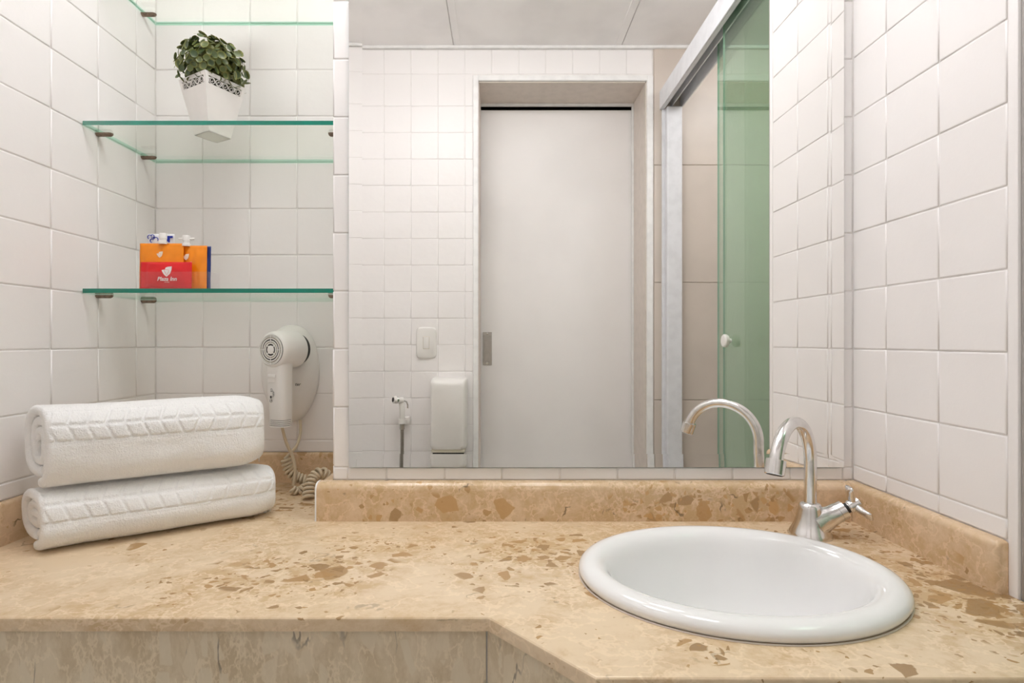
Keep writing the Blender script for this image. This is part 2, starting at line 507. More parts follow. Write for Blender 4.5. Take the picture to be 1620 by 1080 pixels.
# rear wall: normal +Y, eu = -X -> ev = Y x (-X) = Z ; u = -x
rx = [-0.594 + .1115 * i for i in range(-3, 20)]
rx = [x for x in rx if XL + .02 < x < 0.62]
left_cols = [XL] + [x for x in rx if x < DX0 - .04] + [DX0 - .022]
lay(wall_rear, (0, YR, 0), (-1, 0, 0), (0, 1, 0), sorted([-x for x in left_cols]), [ROW0 - ROW * k for k in (4, 3, 2, 1)] + [z for z in zs[1:] if z <= DZ + .0] + [DZ + .03])
top_cols = [XL] + rx + [0.628]
zt = [DZ + .03, ZC - .012]
lay(wall_rear, (0, YR, 0), (-1, 0, 0), (0, 1, 0), sorted([-x for x in top_cols]), zt)

# ------------------------------------------------------------------ doorway and sliding door
tr1 = struct('trim_1', MB()
    .bbox(DX0 - .022, DX0, YR - .004, YR + .008, 0, DZ + .022, .002, 1)
    .bbox(DX1, DX1 + .026, YR - .004, YR + .008, 0, DZ + .022, .002, 1)
    .bbox(DX0, DX1, YR - .004, YR + .008, DZ, DZ + .022, .002, 1), 'trim_white')
rv = struct('trim_2', MB()
    .box(DX0, DX1, YR - .2, YR - .004, DZ - .004, DZ).box(DX0, DX0 + .003, YR - .2, YR - .004, 0, DZ).box(DX1 - .004, DX1, YR - .2, YR - .004, 0, DZ), 'reveal_paint')
st = struct('trim_3', MB()
    .bbox(DX0 + .003, DX1 - .004, YR - .205, YR - .19, DZ - .014, DZ - .004, .001, 1)
    .bbox(DX1 - .012, DX1 - .004, YR - .205, YR - .19, 0, DZ - .014, .001, 1), 'trim_white')
struct('wall_corridor', MB().box(XL, XS, YR - .36, YR - .33, 0, ZC + .05).box(XL, XS, YR - .33, YR - .2, DZ + .08, DZ + .1), 'dark_gap')
door = struct('door_1', MB().bbox(DX0 - .05, DX1 + .04, YR - .25, YR - .215, 0.01, DZ - .024, .002, 1), 'door_laminate')
hx0, hx1, hz0, hz1, hy = -0.081, -0.040, 1.123, 1.273, YR - .215
h = MB()
h.bbox(hx0, hx1, hy, hy + .003, hz0, hz0 + .016, .0008, 1).bbox(hx0, hx1, hy, hy + .003, hz1 - .016, hz1, .0008, 1)
h.bbox(hx0, hx0 + .008, hy, hy + .003, hz0 + .016, hz1 - .016, .0008, 1).bbox(hx1 - .012, hx1, hy, hy + .003, hz0 + .016, hz1 - .016, .0008, 1)
h.box(hx0 + .008, hx1 - .012, hy, hy + .0006, hz0 + .016, hz1 - .016)
hd = obj('recessed_pull', h, 'steel_brushed', door)
for zz in (hz0 + .008, hz1 - .008):
    obj('screw', MB().lathe([(.005, 0), (.005, .0012), (.003, .002)], 12, frame_mat(((hx0 + hx1) / 2, hy + .003, zz), (1, 0, 0), (0, 0, -1), (0, 1, 0))), 'chrome', hd, True)

# ------------------------------------------------------------------ ceiling lamp (just above the frame in the mirror), plus two added fill lamps
def ceiling_lamp(lx, ly, r, dp, label):
    lamp = thing('ceiling_lamp', label, 'lamp', (lx, ly, ZC), 'ceiling lamps')
    T = Matrix.Translation((lx, ly, 0))
    obj('base', MB().lathe([(r * .97, ZC - .018), (r, ZC - .012), (r, ZC)], 40, T), 'trim_white', lamp, True)
    prof = [(r * .93 * math.cos(a), ZC - .018 - dp * math.sin(a)) for a in (1.5, 1.2, .9, .6, .3, 0)]
    obj('diffuser', MB().lathe(prof, 32, T), 'lamp', lamp, True)
ceiling_lamp(0.20, -0.38, .175, .09, 'large round opal lamp on the ceiling in front of the mirror')
ceiling_lamp(-0.36, -0.30, .19, .10, 'added round fill lamp, unseen, on the ceiling near the left wall')  # added unseen fill light, flattens the shading on the left side
ceiling_lamp(1.10, -0.62, .17, .08, 'added round fill lamp, unseen, on the ceiling inside the shower')  # added unseen fill light, brightens the shower interior

# ------------------------------------------------------------------ mirror with bevelled border
def mirror():
    t = .004; bw = .025; lift = .0008
    yf = -t
    o = [(MX0, MZ0), (MX1, MZ0), (MX1, MZ1), (MX0, MZ1)]
    i = [(MX0 + bw, MZ0 + bw), (MX1 - bw, MZ0 + bw), (MX1 - bw, MZ1 - bw), (MX0 + bw, MZ1 - bw)]
    th = thing('wall_mirror', 'large frameless wall mirror with a slanted glass border above the basin', 'mirror', ((MX0 + MX1) / 2, 0, MZ0))
    obj('silvered_plate', MB().add([(x, yf, z) for x, z in i], [(0, 1, 2, 3)]), 'mirror', th)
    bv = MB()
    for k in range(4):
        a, b = k, (k + 1) % 4
        bv.add([(o[a][0], yf - lift, o[a][1]), (o[b][0], yf - lift, o[b][1]), (i[b][0], yf, i[b][1]), (i[a][0], yf, i[a][1])], [(0, 1, 2, 3)])
    obj('bevelled_border', bv, 'mirror', th)
    e = MB().loft([[(x, yf - lift, z) for x, z in o], [(x, -.0005, z) for x, z in o]], True, False, True)
    obj('glass_rim', e, 'glass_edge', th)
mirror()

# ------------------------------------------------------------------ countertop
SX, SY, SA, SB = 0.328, -0.256, 0.2155, 0.165     # sink ellipse
def counter():
    poly = [(XL, YA), (XC, YA), (XC, 0.0), (XR, 0.0), (XR, -0.475), (0.094, -0.475), (-0.014, -0.362), (XL, -0.362)]
    bm = bmesh.new()
    ov = [bm.verts.new((x, y, Z0)) for x, y in poly]
    oe = [bm.edges.new((ov[i], ov[(i + 1) % len(ov)])) for i in range(len(ov))]
    n = 64
    hv = [bm.verts.new((SX + (SA - .02) * math.cos(2 * PI * k / n), SY + (SB - .02) * math.sin(2 * PI * k / n), Z0)) for k in range(n)]
    he = [bm.edges.new((hv[i], hv[(i + 1) % n])) for i in range(n)]
    bmesh.ops.triangle_fill(bm, use_beauty=True, use_dissolve=False, edges=oe + he)
    r = bmesh.ops.extrude_face_region(bm, geom=list(bm.faces))
    nv = [g for g in r['geom'] if isinstance(g, bmesh.types.BMVert)]
    for v in nv: v.co.z -= .0165
    bm.edges.ensure_lookup_table()
    sel = [e for e in bm.edges if all(abs(v.co.z - Z0) < 1e-6 for v in e.verts) and all(v.co.y < -.36 for v in e.verts) and len([f for f in e.link_faces if abs(f.normal.z) < .5]) > 0
           and all(((v.co.x - SX) / SA) ** 2 + ((v.co.y - SY) / SB) ** 2 > 1 for v in e.verts)]
    bm.normal_update()
    sel = [e for e in bm.edges if all(abs(v.co.z - Z0) < 1e-6 for v in e.verts) and all(v.co.y < -.36 for v in e.verts)
           and all(((v.co.x - SX) / SA) ** 2 + ((v.co.y - SY) / SB) ** 2 > 1 for v in e.verts)
           and any(abs(f.normal.z) < .5 for f in e.link_faces)]
    bmesh.ops.bevel(bm, geom=sel, offset=.0035, segments=3, profile=.5, affect='EDGES')
    o = obj('countertop', MB().bm(bm), 'marble_top', None, True, 0.5)
    tag(o, 'cream marble countertop with brown flecks, stepping forward under the basin', 'countertop')
counter()
ap = thing('vanity_apron', 'veined beige marble apron under the countertop front edge', 'apron', (0, -0.34, 0))
zA0, zA1 = 0.60, Z0 - .0165
def slab(name, a, b, th, parent, mat, z0=zA0, z1=zA1):
    a, b = Vector((a[0], a[1], 0)), Vector((b[0], b[1], 0))
    d = (b - a).normalized(); n = Vector((-d.y, d.x, 0))
    ring = [a, b, b + n * th, a + n * th]
    return obj(name, MB().loft([[(p.x, p.y, z0) for p in ring], [(p.x, p.y, z1) for p in ring]]), mat, parent)
slab('stone_panel', (XL + .001, -0.352), (-0.018, -0.352), .02, ap, 'marble_apron')
slab('stone_panel', (-0.016, -0.351), (0.098, -0.456), .02, ap, 'marble_apron')
slab('stone_panel', (0.100, -0.458), (XR, -0.458), .02, ap, 'marble_apron')

# ------------------------------------------------------------------ splashbacks (bullnosed stone strips)
def bull(t, hgt, r):
    p = [(0, 0), (t, 0)]
    for k in range(7):
        a = k / 6 * PI / 2
        p.append((t - r + r * math.cos(a), hgt - r + r * math.sin(a)))
    p.append((0, hgt))
    return p
SH = 0.070
T1 = 0.025
pf = bull(T1, SH, .014)
o = obj('splashback', MB().prism(pf, [((XC - T1 + .003, 0, Z0), (0, -1, 0), (0, 0, 1)), ((XR - .019, 0, Z0), (0, -1, 0), (0, 0, 1))]), 'marble_splash', None, True, 0.9)
tag(o, 'long tan marble splashback strip below the mirror behind the basin', 'splashback')
e = obj('painted_end', MB().prism(pf, [((XC - T1, 0, Z0), (0, -1, 0), (0, 0, 1)), ((XC - T1 + .003, 0, Z0), (0, -1, 0), (0, 0, 1))]), 'trim_white', o, True, 0.9)
o = obj('splashback', MB().prism(bull(T1, SH, .012), [((XC, 0.0005, Z0), (-1, 0, 0), (0, 0, 1)), ((XC, YA - .013, Z0), (-1, 0, 0), (0, 0, 1))]), 'marble_splash', None, True, 0.9)
tag(o, 'short marble splashback strip on the alcove side of the mirror wall', 'splashback')
T2 = .018
rings = []
for y, s in ((-0.0005, 1), (-.292, 1), (-.299, .92), (-.3025, .75), (-.304, .55)):
    rings.append(((XR, y, Z0), (-1 * (s if s < 1 else 1), 0, 0), (0, 0, 1 - (1 - s) * .10)))
o = obj('splashback', MB().prism(bull(T2, SH, .010), rings), 'marble_splash', None, True, 0.9)
tag(o, 'tan marble splashback strip with rounded end along the right tiled wall', 'splashback')
o = obj('splashback', MB().prism(bull(.012, SH, .006), [((XL + .0125, YA, Z0), (0, -1, 0), (0, 0, 1)), ((XC - T1, YA, Z0), (0, -1, 0), (0, 0, 1))]), 'marble_splash', None, True, 0.9)
tag(o, 'brown marble splashback strip at the back of the alcove below the hair dryer', 'splashback')
o = obj('splashback', MB().prism(bull(.012, SH, .006), [((XL, YA, Z0), (1, 0, 0), (0, 0, 1)), ((XL, -.36, Z0), (1, 0, 0), (0, 0, 1))]), 'marble_splash', None, True, 0.9)
tag(o, 'brown marble splashback strip along the left wall behind the towels', 'splashback')

# ------------------------------------------------------------------ basin
def basin():
    th = thing('basin', 'white oval ceramic drop-in basin with a thick rolled rim', 'basin', (SX, SY, Z0))
    n = 96
    prof = [(.016, -.004), (.004, .0002), (.001, .002), (-.0015, .007), (-.0005, .012), (.004, .0165), (.011, .0195), (.019, .0205), (.027, .0185), (.034, .014),
            (.039, .008), (.043, 0), (.047, -.012), (.054, -.035), (.064, -.062), (.079, -.088), (.098, -.108), (.118, -.119), (.138, -.124), (.150, -.126)]
    rings = []
    for off, z in prof:
        rings.append([(SX + (SA - off) * math.cos(2 * PI * k / n), SY + (SB - off) * math.sin(2 * PI * k / n), Z0 + z) for k in range(n)])
    obj('bowl', MB().loft(rings, True, False, True), 'ceramic', th, True, 1.2)
    obj('drain', MB().lathe([(.022, Z0 - .1258), (.022, Z0 - .123), (.016, Z0 - .1225), (.012, Z0 - .125)], 24, Matrix.Translation((SX, SY, 0))), 'chrome', th, True)
    # sealant bead round the rim
    bead = [(SX + (SA + .0005) * math.cos(2 * PI * k / n), SY + (SB + .0005) * math.sin(2 * PI * k / n), Z0 + .0006) for k in range(n + 1)]
    obj('sealant_bead', MB().tube(bead, .0012, 6), 'reveal_paint', th, True)
basin()

# ------------------------------------------------------------------ faucet
def faucet():
    fx, fy = 0.5306, -0.094
    th = thing('faucet', 'chrome gooseneck faucet with a cross handle at the back of the basin', 'faucet', (fx, fy, Z0))
    T = Matrix.Translation((fx, fy, Z0))
    obj('base', MB().lathe([(.0335, 0), (.0335, .003), (.032, .007), (.0285, .013), (.025, .021), (.0222, .030), (.0200, .040), (.0186, .047), (.0178, .0515), (.0160, .0545), (.0135, .0562), (.009, .0568)], 40, T), 'chrome', th, True)
    R = .0736; cz = 1.0244
    dx, dy = -.754, -.657
    pts = [(fx, fy, Z0 + .05), (fx, fy, .97), (fx, fy, 1.0)]
    for k in range(0, 29):
        a = math.radians(165) * k / 28
        hh = R * (1 - math.cos(a))
        pts.append((fx + dx * hh, fy + dy * hh, cz + R * math.sin(a)))
    obj('spout', MB().tube(pts, .0098, 20), 'chrome', th, True)
    a = math.radians(165)
    p1 = Vector(pts[-1]); td = (Vector(pts[-1]) - Vector(pts[-2])).normalized()
    m = MB()
    m.tube([p1 - td * .006, p1 - td * .0055, p1 + td * .0165, p1 + td * .0175], [.0098, .0142, .0142, .0130], 24)
    ae = obj('aerator', m, 'chrome', th, True, .5)
    obj('aerator_mesh', MB().tube([p1 + td * .016, p1 + td * .0182], .0115, 20), 'black_plastic', ae)
    # valve branch, up to the right
    b0 = Vector((fx + .006, fy - .004, Z0 + .022))
    bd = Vector((.80, -.12, .46)).normalized()
    m = MB().tube([b0, b0 + bd * .020, b0 + bd * .030, b0 + bd * .042], [.024, .0195, .0165, .0160], 24)
    obj('valve_body', m, 'chrome', th, True, .5)
    col = MB().tube([b0 + bd * .0422, b0 + bd * .0426, b0 + bd * .0525, b0 + bd * .0535], [.014, .0152, .0152, .012], 24)
    obj('valve_collar', col, 'chrome', th, True, .5)
    obj('valve_stem', MB().tube([b0 + bd * .052, b0 + bd * .064], .0085, 16), 'black_plastic', th, True)
    hub = b0 + bd * .070
    side = Vector((-.46, .05, .80)).normalized()
    side = (side - bd * side.dot(bd)).normalized()
    third = bd.cross(side)
    hm = MB().tube([b0 + bd * .059, b0 + bd * .062, b0 + bd * .078, b0 + bd * .0815], [.0085, .0105, .0100, .004], 18)
    hd = obj('handle', hm, 'chrome', th, True, .6)
    for k in range(3):
        ang = 2 * PI / 3 * k + .1
        d = side * math.cos(ang) + third * math.sin(ang)
        w = bd.cross(d)
        rings = []
        for s, wid, tk, lift in ((0, .0085, .0075, 0), (.009, .0068, .0062, .0005), (.017, .0072, .0056, .002), (.025, .0095, .0050, .0042), (.030, .0105, .0040, .0058), (.032, .0085, .0018, .0064)):
            c = hub + d * s + bd * lift
            rings.append([c + w * (wid * math.cos(2 * PI * j / 14)) + bd * (tk * math.sin(2 * PI * j / 14)) for j in range(14)])
        obj('handle_arm', MB().loft(rings), 'chrome', hd, True, 1.2)
faucet()

# ------------------------------------------------------------------ towels
def towel(label, origin, ang, L, w, hgt, th, seed, shear0, zbase, wraps=2.7, rightdrop=0.0):
    ca, sa = math.cos(ang), math.sin(ang)
    ox, oy = origin
    def sup(phi, a, b):
        # rounded slab section; phi=0 at the bottom front, grows up the front
        c, s = math.cos(phi), math.sin(phi)
        e = 2.0 / 2.7
        return (-a * abs(c) ** e * (1 if c > 0 else -1), b * abs(s) ** e * (1 if s > 0 else -1))
    PH0 = math.radians(-78)
    def path(phi):
        q = (phi) / (2 * PI)
        k = q * th * 1.12
        a, b = max(w / 2 - th / 2 - k, .004), max(hgt / 2 - th / 2 - k * .95, .004)
        y, z = sup(PH0 + phi, a, b)
        return Vector((y, z + hgt / 2))
    def nrm(phi):
        t = path(phi + .01) - path(phi - .01)
        t.normalize()
        return Vector((-t.y, t.x)) if True else None
    rnd = random.Random(seed)
    mb = MB()
    def x0n(u): return u * 45
    def place(u, y, z, edge):
        # u along the roll (0..L); skewed left end, soft rounding of both ends
        f = u / L
        sh = shear0 * (1 - f) * (y / (w / 2))
        q = Vector((u * 3.1 + seed, y * 9, z * 9))
        wob = noise.noise(q * 2.2) * .006 + noise.noise(Vector((x0n(u), y * 45, z * 45 + seed))) * .0012
        x = u - sh
        yy = y + wob + noise.noise(Vector((u * 9, seed, z * 6))) * .003
        # right end tucks in
        tuck = max(0, (f - .86) / .14)
        zz = hgt / 2 + (z - hgt / 2) * (1 - .16 * tuck ** 2)
        zz -= .16 * tuck ** 2 * hgt / 2 * .9 if z < 0 else 0
        zz += rightdrop * f
        yy *= (1 - .20 * tuck ** 2)
        zz += noise.noise(Vector((u * 7, y * 8, seed * 1.7))) * .003 * (z / hgt)
        return (ox + x * ca - yy * sa, oy + x * sa + yy * ca, zbase + zz)
    def relief(u, s):
        # s: metres along the sheet from the loose edge; chevron band of raised lozenges between two piping lines
        band0 = hgt * .62; rw = .0235
        r = 0.0
        for k in (0, 1):
            c0 = band0 + k * rw
            v = (s - c0) / rw
            if 0 <= v <= 1:
                flip = 1 if (u < L * (.60 if k == 0 else .64)) else -1
                sl = (.5 if k == 0 else -.5) * flip
                q = ((u + sl * (v - .5) * rw * 1.0) / .0265) % 1.0
                a = min(1, max(0, (min(q, 1 - q) - .06) / .07)); b = min(1, max(0, (min(v, 1 - v) - .06) / .08))
                r = .0022 * a * a * (3 - 2 * a) * b * b * (3 - 2 * b)
                return r - .0004
        if abs(s - band0 + .003) < .0025 or abs(s - band0 - 2 * rw - .004) < .0025: return .0006
        return .0012 if s < band0 else .0010
    # resampled outer turn
    def sample(p0, p1, n):
        phis = [p0 + (p1 - p0) * i / 400 for i in range(401)]
        acc = [0.0]
        for i in range(400): acc.append(acc[-1] + (path(phis[i + 1]) - path(phis[i])).length)
        out = []; j = 0
        for i in range(n):
            t = acc[-1] * i / (n - 1)
            while j < 399 and acc[j + 1] < t: j += 1
            q = (t - acc[j]) / max(1e-9, acc[j + 1] - acc[j])
            out.append((phis[j] + (phis[j + 1] - phis[j]) * q, t))
        return out
    def sheet(p0, p1, n, us, pattern, ext=0.0, close0=True):
        smp = sample(p0, p1, n)
        secs = []
        for phi, s in smp:
            secs.append((path(phi), nrm(phi), s))
        rings = []
        for u, k in us:
            r = []
            for i, (c, nn, s) in enumerate(secs):
                tt = th / 2 * k
                if i == 0 or i == len(secs) - 1: tt *= .55
                hh = (relief(u, s) * k if pattern else 0) + (rnd.random() - .5) * .0009
                p = c + nn * (tt + hh)
                r.append(place(u, p.x, p.y, k))
            for c, nn, s in reversed(secs):
                p = c - nn * (th / 2 * k * .96)
                r.append(place(u, p.x, p.y, k))
            rings.append(r)
        mb.loft(rings, True, False, False)
        m = len(secs); base = len(mb.v) - len(rings) * 2 * m
        for e in (0, len(rings) - 1):
            b = base + e * 2 * m
            for i in range(m - 1):
                mb.f.append((b + i, b + i + 1, b + 2 * m - 2 - i, b + 2 * m - 1 - i)); mb.mi.append(0)
    def stations(n, a, b):
        us = []
        for i in range(n): us.append((a + (b - a) * i / (n - 1), 1.0))
        e = [(a - .0055, .35), (a - .0045, .65), (a - .0025, .90)]
        f = [(b + .0025, .90), (b + .0045, .65), (b + .0055, .35)]
        return e + us + f
    full = 2 * PI * 1.02
    sheet(0, full, 210, stations(300, 0.0, L), True)
    sheet(full, 2 * PI * wraps, 110, stations(12, .004, L - .012), False)
    o = obj('rolled_towel', mb, 'terry', None, True, 2.0)
    tag(o, label, 'towel', 'rolled towels on the counter')
    return o
tw_ang = math.radians(33)
def from_front(px, py, w, ang):
    # centre line start from the front-bottom-left corner
    return (px - math.sin(ang) * w / 2 * .9, py + math.cos(ang) * w / 2 * .9)
towel('thick white rolled towel with a chevron band, lower of two, lying on the countertop',
      (-.7515, -.147), tw_ang, .350, .131, .099, .0145, 1, .024, Z0 + .001)
towel('thick white rolled towel with a chevron band, upper of two, on another towel',
      (-.750, -.141), math.radians(31.5), .326, .133, .136, .0155, 5, .028, Z0 + .0985)

# ------------------------------------------------------------------ glass shelves with clips
def shelf(z, label):
    th = thing('glass_shelf', label, 'shelf', ((XL + XC) / 2, YA, z), 'glass shelves in the alcove')
    x0, x1, y0, y1, t = XL + .0015, XC - .0015, 1.026 - .993, YA - .001, .0085
    mb = MB()
    vs = [(x0, y0), (x1, y0), (x1, y1), (x0, y1)]
    mb.add([(x, y, z) for x, y in vs], [(0, 1, 2, 3)], 0)
    mb.add([(x, y, z - t) for x, y in vs], [(3, 2, 1, 0)], 0)
    for k in range(4):
        a, b = vs[k], vs[(k + 1) % 4]
        mb.add([(a[0], a[1], z - t), (b[0], b[1], z - t), (b[0], b[1], z), (a[0], a[1], z)], [(0, 1, 2, 3)], 1 if k == 0 else 2)
    obj('pane', mb, ['shelf_glass', 'glass_edge', 'glass_inner_edge'], th)
    def clip(y, x, d):
        prof = []
        for k in range(9):
            a = PI + PI * k / 8
            prof.append((.0062 * math.cos(a), .0075 * math.sin(a) * .85 - .001))
        rings = [[(x + d * s, y + p[0] * q, z - t + p[1] * q) for p in prof] for s, q in ((0, 1), (.0265, 1), (.0295, .8), (.031, .45))]
        obj('shelf_clip', MB().loft(rings), 'bronze_clip', th, True, .7)
    for y in (1.065 - .993, 1.199 - .993):
        clip(y, XL + .0003, 1); clip(y, XC - .0003, -1)
shelf(1.988, 'top clear glass shelf in the alcove with green edges')
shelf(1.6615, 'middle clear glass shelf in the alcove carrying the potted plant')
shelf(1.3335, 'lowest clear glass shelf in the alcove carrying the toiletry packets')

# dish on the top shelf: only its underside shows through the glass
tz = 1.988
o = obj('round_dish', MB().lathe([(.022, tz + .0005), (.034, tz + .002), (.046, tz + .012), (.052, tz + .028), (.0495, tz + .028), (.043, tz + .013), (.03, tz + .006), (.005, tz + .0045)], 36, Matrix.Translation((-.56, .118, 0))), 'pot_paint', None, True)
tag(o, 'pale round dish on the top glass shelf, seen from below', 'dish')

# ------------------------------------------------------------------ potted plant
def plant():
    pz = 1.6618
    cx, cy = -.609, 1.110 - .993
    th = thing('potted_plant', 'small round artificial shrub in a white tapered square pot with pierced rim', 'plant', (cx, cy, pz))
    d0 = Vector((.010, -.034)).normalized()
    d1 = Vector((-d0.y, d0.x))           # to the right corner
    corners = [d0, d1, -d0, -d1]
    H = .112; r0, r1 = .0345, .0640; tk = .0016
    def P(k, f, z, inset=0.0):
        r = r0 + (r1 - r0) * z / H - inset * 1.414
        a, b = corners[k % 4] * r, corners[(k + 1) % 4] * r
        q = a.lerp(b, f)
        return Vector((cx + q.x, cy + q.y, pz + z))
    zb0, zb1 = .0905, .1050
    body = MB()
    def wallquad(fa, fb, za, zb, k):
        o1 = [P(k, fa, za), P(k, fb, za), P(k, fb, zb), P(k, fa, zb)]
        i1 = [P(k, fa, za, tk), P(k, fb, za, tk), P(k, fb, zb, tk), P(k, fa, zb, tk)]
        body.loft([o1, i1])
    for k in range(4):
        wallquad(0, 1, 0, zb0, k)
        wallquad(0, 1, zb1, H, k)
        wallquad(0, .075, zb0, zb1, k); wallquad(.925, 1, zb0, zb1, k)
    body.loft([[P(k, 0, 0) for k in range(4)], [P(k, 0, .0016) for k in range(4)]])
    pot = obj('pot', body, 'pot_paint', th)
    obj('soil', MB().loft([[P(k, 0, .080, .003) for k in range(4)], [P(k, 0, .101, .003) for k in range(4)]]), 'soil', th)
    # pierced scrollwork
    for k in range(4):
        mb = MB()
        ex = (P(k, 1, zb0) - P(k, 0, zb0)); wl = ex.length; ex.normalize()
        zm = (zb0 + zb1) / 2
        ey = (P(k, .5, zb1) - P(k, .5, zb0)).normalized()
        en = ex.cross(ey).normalized()
        cn = 5
        for j in range(cn):
            f = .075 + .85 * (j + .5) / cn
            c = P(k, f, zm, tk * .5)
            rr = .0062
            mb.tube([c + ex * (rr * math.cos(2 * PI * q / 16)) + ey * (rr * math.sin(2 * PI * q / 16)) for q in range(17)], .0008, 5, cap=False)
            spt = []
            for q in range(13):
                aa = q / 12 * 2 * PI * 1.1 + (PI if j % 2 else 0); r2 = .0052 - .0036 * q / 12
                spt.append(c + ex * (r2 * math.cos(aa)) + ey * (r2 * math.sin(aa)))
            mb.tube(spt, .0007, 5)
            mb.lathe([(.0018, -.0006), (.0018, .0006)], 8, frame_mat(c + ex * (.0064 if j % 2 else -.0064) + ey * .0035, ex, ey, en))
        obj('scrollwork', mb, 'pot_paint', pot)
    # stems and leaves
    cz = pz + .141
    ctr = Vector((cx, cy, cz))
    sm = MB()
    for k in range(14):
        a = 2 * PI * k / 14
        tip = ctr + Vector((math.cos(a) * .045, math.sin(a) * .045, random.uniform(.0, .045)))
        sm.tube([(cx + math.cos(a) * .012, cy + math.sin(a) * .012, pz + .095), tuple((Vector((cx, cy, pz + .11)) + tip) / 2 + Vector((0, 0, .01))), tuple(tip)], .001, 5)
    obj('stems', sm, 'stem', th)
    variants = []
    for v in range(4):
        mb = MB()
        rl = .0078 + .0006 * v; cup = .0012 + .0007 * v
        n = 10
        ring = [(rl * math.cos(2 * PI * q / n) * (1 + .08 * math.cos(2 * PI * q / n)), rl * .92 * math.sin(2 * PI * q / n), cup) for q in range(n)]
        mid = [(rl * .55 * math.cos(2 * PI * q / n), rl * .5 * math.sin(2 * PI * q / n), cup * .25) for q in range(n)]
        mb.loft([ring, mid], True, False, True)
        mb.add([(-rl, -.0006, cup), (-rl - .006, -.0005, -.001), (-rl - .006, .0005, -.001), (-rl, .0006, cup)], [(0, 1, 2, 3)])
        variants.append(mb.mesh('leaf', 'leaf', True, None))
    # dense inner foliage too small to pick apart
    fm = MB()
    for i in range(420):
        dr = Vector((random.gauss(0, 1), random.gauss(0, 1), random.gauss(0.25, 1))).normalized()
        pp = ctr + dr * random.uniform(.028, .052)
        if pp.z < pz + .110: continue
        m4 = Matrix.Translation(pp) @ (dr + Vector((random.uniform(-.9, .9), random.uniform(-.9, .9), random.uniform(-.9, .9)))).normalized().to_track_quat('Z', 'Y').to_matrix().to_4x4()
        fm.add([m4 @ Vector((.007 * math.cos(2 * PI * q / 7), .0062 * math.sin(2 * PI * q / 7), .001 * math.cos(4 * PI * q / 7))) for q in range(7)], [tuple(range(7))])
    fo = obj('inner_foliage', fm, 'leaf', th)
    fo['kind'] = 'stuff'
    n = 296
    ga = PI * (3 - math.sqrt(5))
    for i in range(n):
        outer = i < 205
        nn = 205 if outer else n - 205
        q = (i if outer else i - 205)
        zz = 1 - (q + .5) / nn * 1.62
        rr = math.sqrt(max(0, 1 - zz * zz)); a = ga * q
        dr = Vector((rr * math.cos(a), rr * math.sin(a), zz))
        rad = (.0625 if outer else .047) * random.uniform(.90, 1.08)
        pp = ctr + Vector((dr.x * rad, dr.y * rad, dr.z * rad * .98))
        pp.z = max(pp.z, pz + .1085)
        if pp.z < pz + .118:
            lim = .060
            v2 = Vector((pp.x - cx, pp.y - cy))
            a1, a2 = v2.dot(d0), v2.dot(d1)
            s = abs(a1) + abs(a2)
            if s > .062 and pp.z < pz + .113: v2 *= .060 / s
            pp.x, pp.y = cx + v2.x, cy + v2.y
        nd = (dr + Vector((random.uniform(-.8, .8), random.uniform(-.8, .8), random.uniform(-.5, .9)))).normalized()
        qd = nd.to_track_quat('Z', 'Y')
        o = link('leaf', variants[i % 4], th)
        o.matrix_basis = Matrix.Translation(pp) @ qd.to_matrix().to_4x4() @ Matrix.Rotation(random.uniform(0, 6.28), 4, 'Z') @ Matrix.Scale(random.uniform(.72, 1.05), 4)
plant()

# ------------------------------------------------------------------ toiletry packets in a clear holder
def pillow(w, h, t, m4, seal=(.0, .0, .006, .006), nx=26, ny=20, seed=0, crink=.0006, zig=False):
    # seal = left, right, bottom, top flat margins ; local x right, y up, z towards the viewer
    mb = MB(); vs = []
    def ht(u, v):
        x, y = u * w, v * h
        a = (x - seal[0]) / max(1e-6, w - seal[0] - seal[1]); b = (y - seal[2]) / max(1e-6, h - seal[2] - seal[3])
        if a <= 0 or a >= 1 or b <= 0 or b >= 1: return .0002
        return .0002 + t / 2 * (min(1, 4 * a * (1 - a)) ** .42) * (min(1, 4 * b * (1 - b)) ** .45)
    for side in (1, -1):
        for j in range(ny + 1):
            for i in range(nx + 1):
                u, v = i / nx, j / ny
                hh = ht(u, v)
                c = noise.noise(Vector((u * 7 + seed, v * 6, side * 3.0))) * crink * (2.2 if hh > .001 else .8)
                x = (u - .5) * w * (1 - (.03 if hh > t * .3 else 0) * 0)
                y = v * h + (.0009 * (1 if i % 2 else -1) if (zig and j == ny) else 0)
                vs.append(m4 @ Vector((x, y, side * hh + c)))
    N = (nx + 1) * (ny + 1); fs = []
    for s in (0, 1):
        for j in range(ny):
            for i in range(nx):
                a = s * N + j * (nx + 1) + i
                q = (a, a + 1, a + nx + 2, a + nx + 1)
                fs.append(q if s == 0 else q[::-1])
    loop = [i for i in range(nx + 1)] + [j * (nx + 1) + nx for j in range(1, ny + 1)] + [ny * (nx + 1) + i for i in range(nx - 1, -1, -1)] + [j * (nx + 1) for j in range(ny - 1, 0, -1)]
    for k in range(len(loop)):
        a, b = loop[k], loop[(k + 1) % len(loop)]
        fs.append((a, a + N, b + N, b))
    mb.add(vs, fs)
    return mb
def facing(x, y, z, lean=0.0, yaw=0.0):
    # local x -> +X, local y -> up, local z -> towards camera (-Y)
    m = frame_mat((x, y, z), (1, 0, 0), (0, 0, 1), (0, -1, 0))
    return m @ Matrix.Rotation(yaw, 4, 'Y') @ Matrix.Rotation(-lean, 4, 'X')
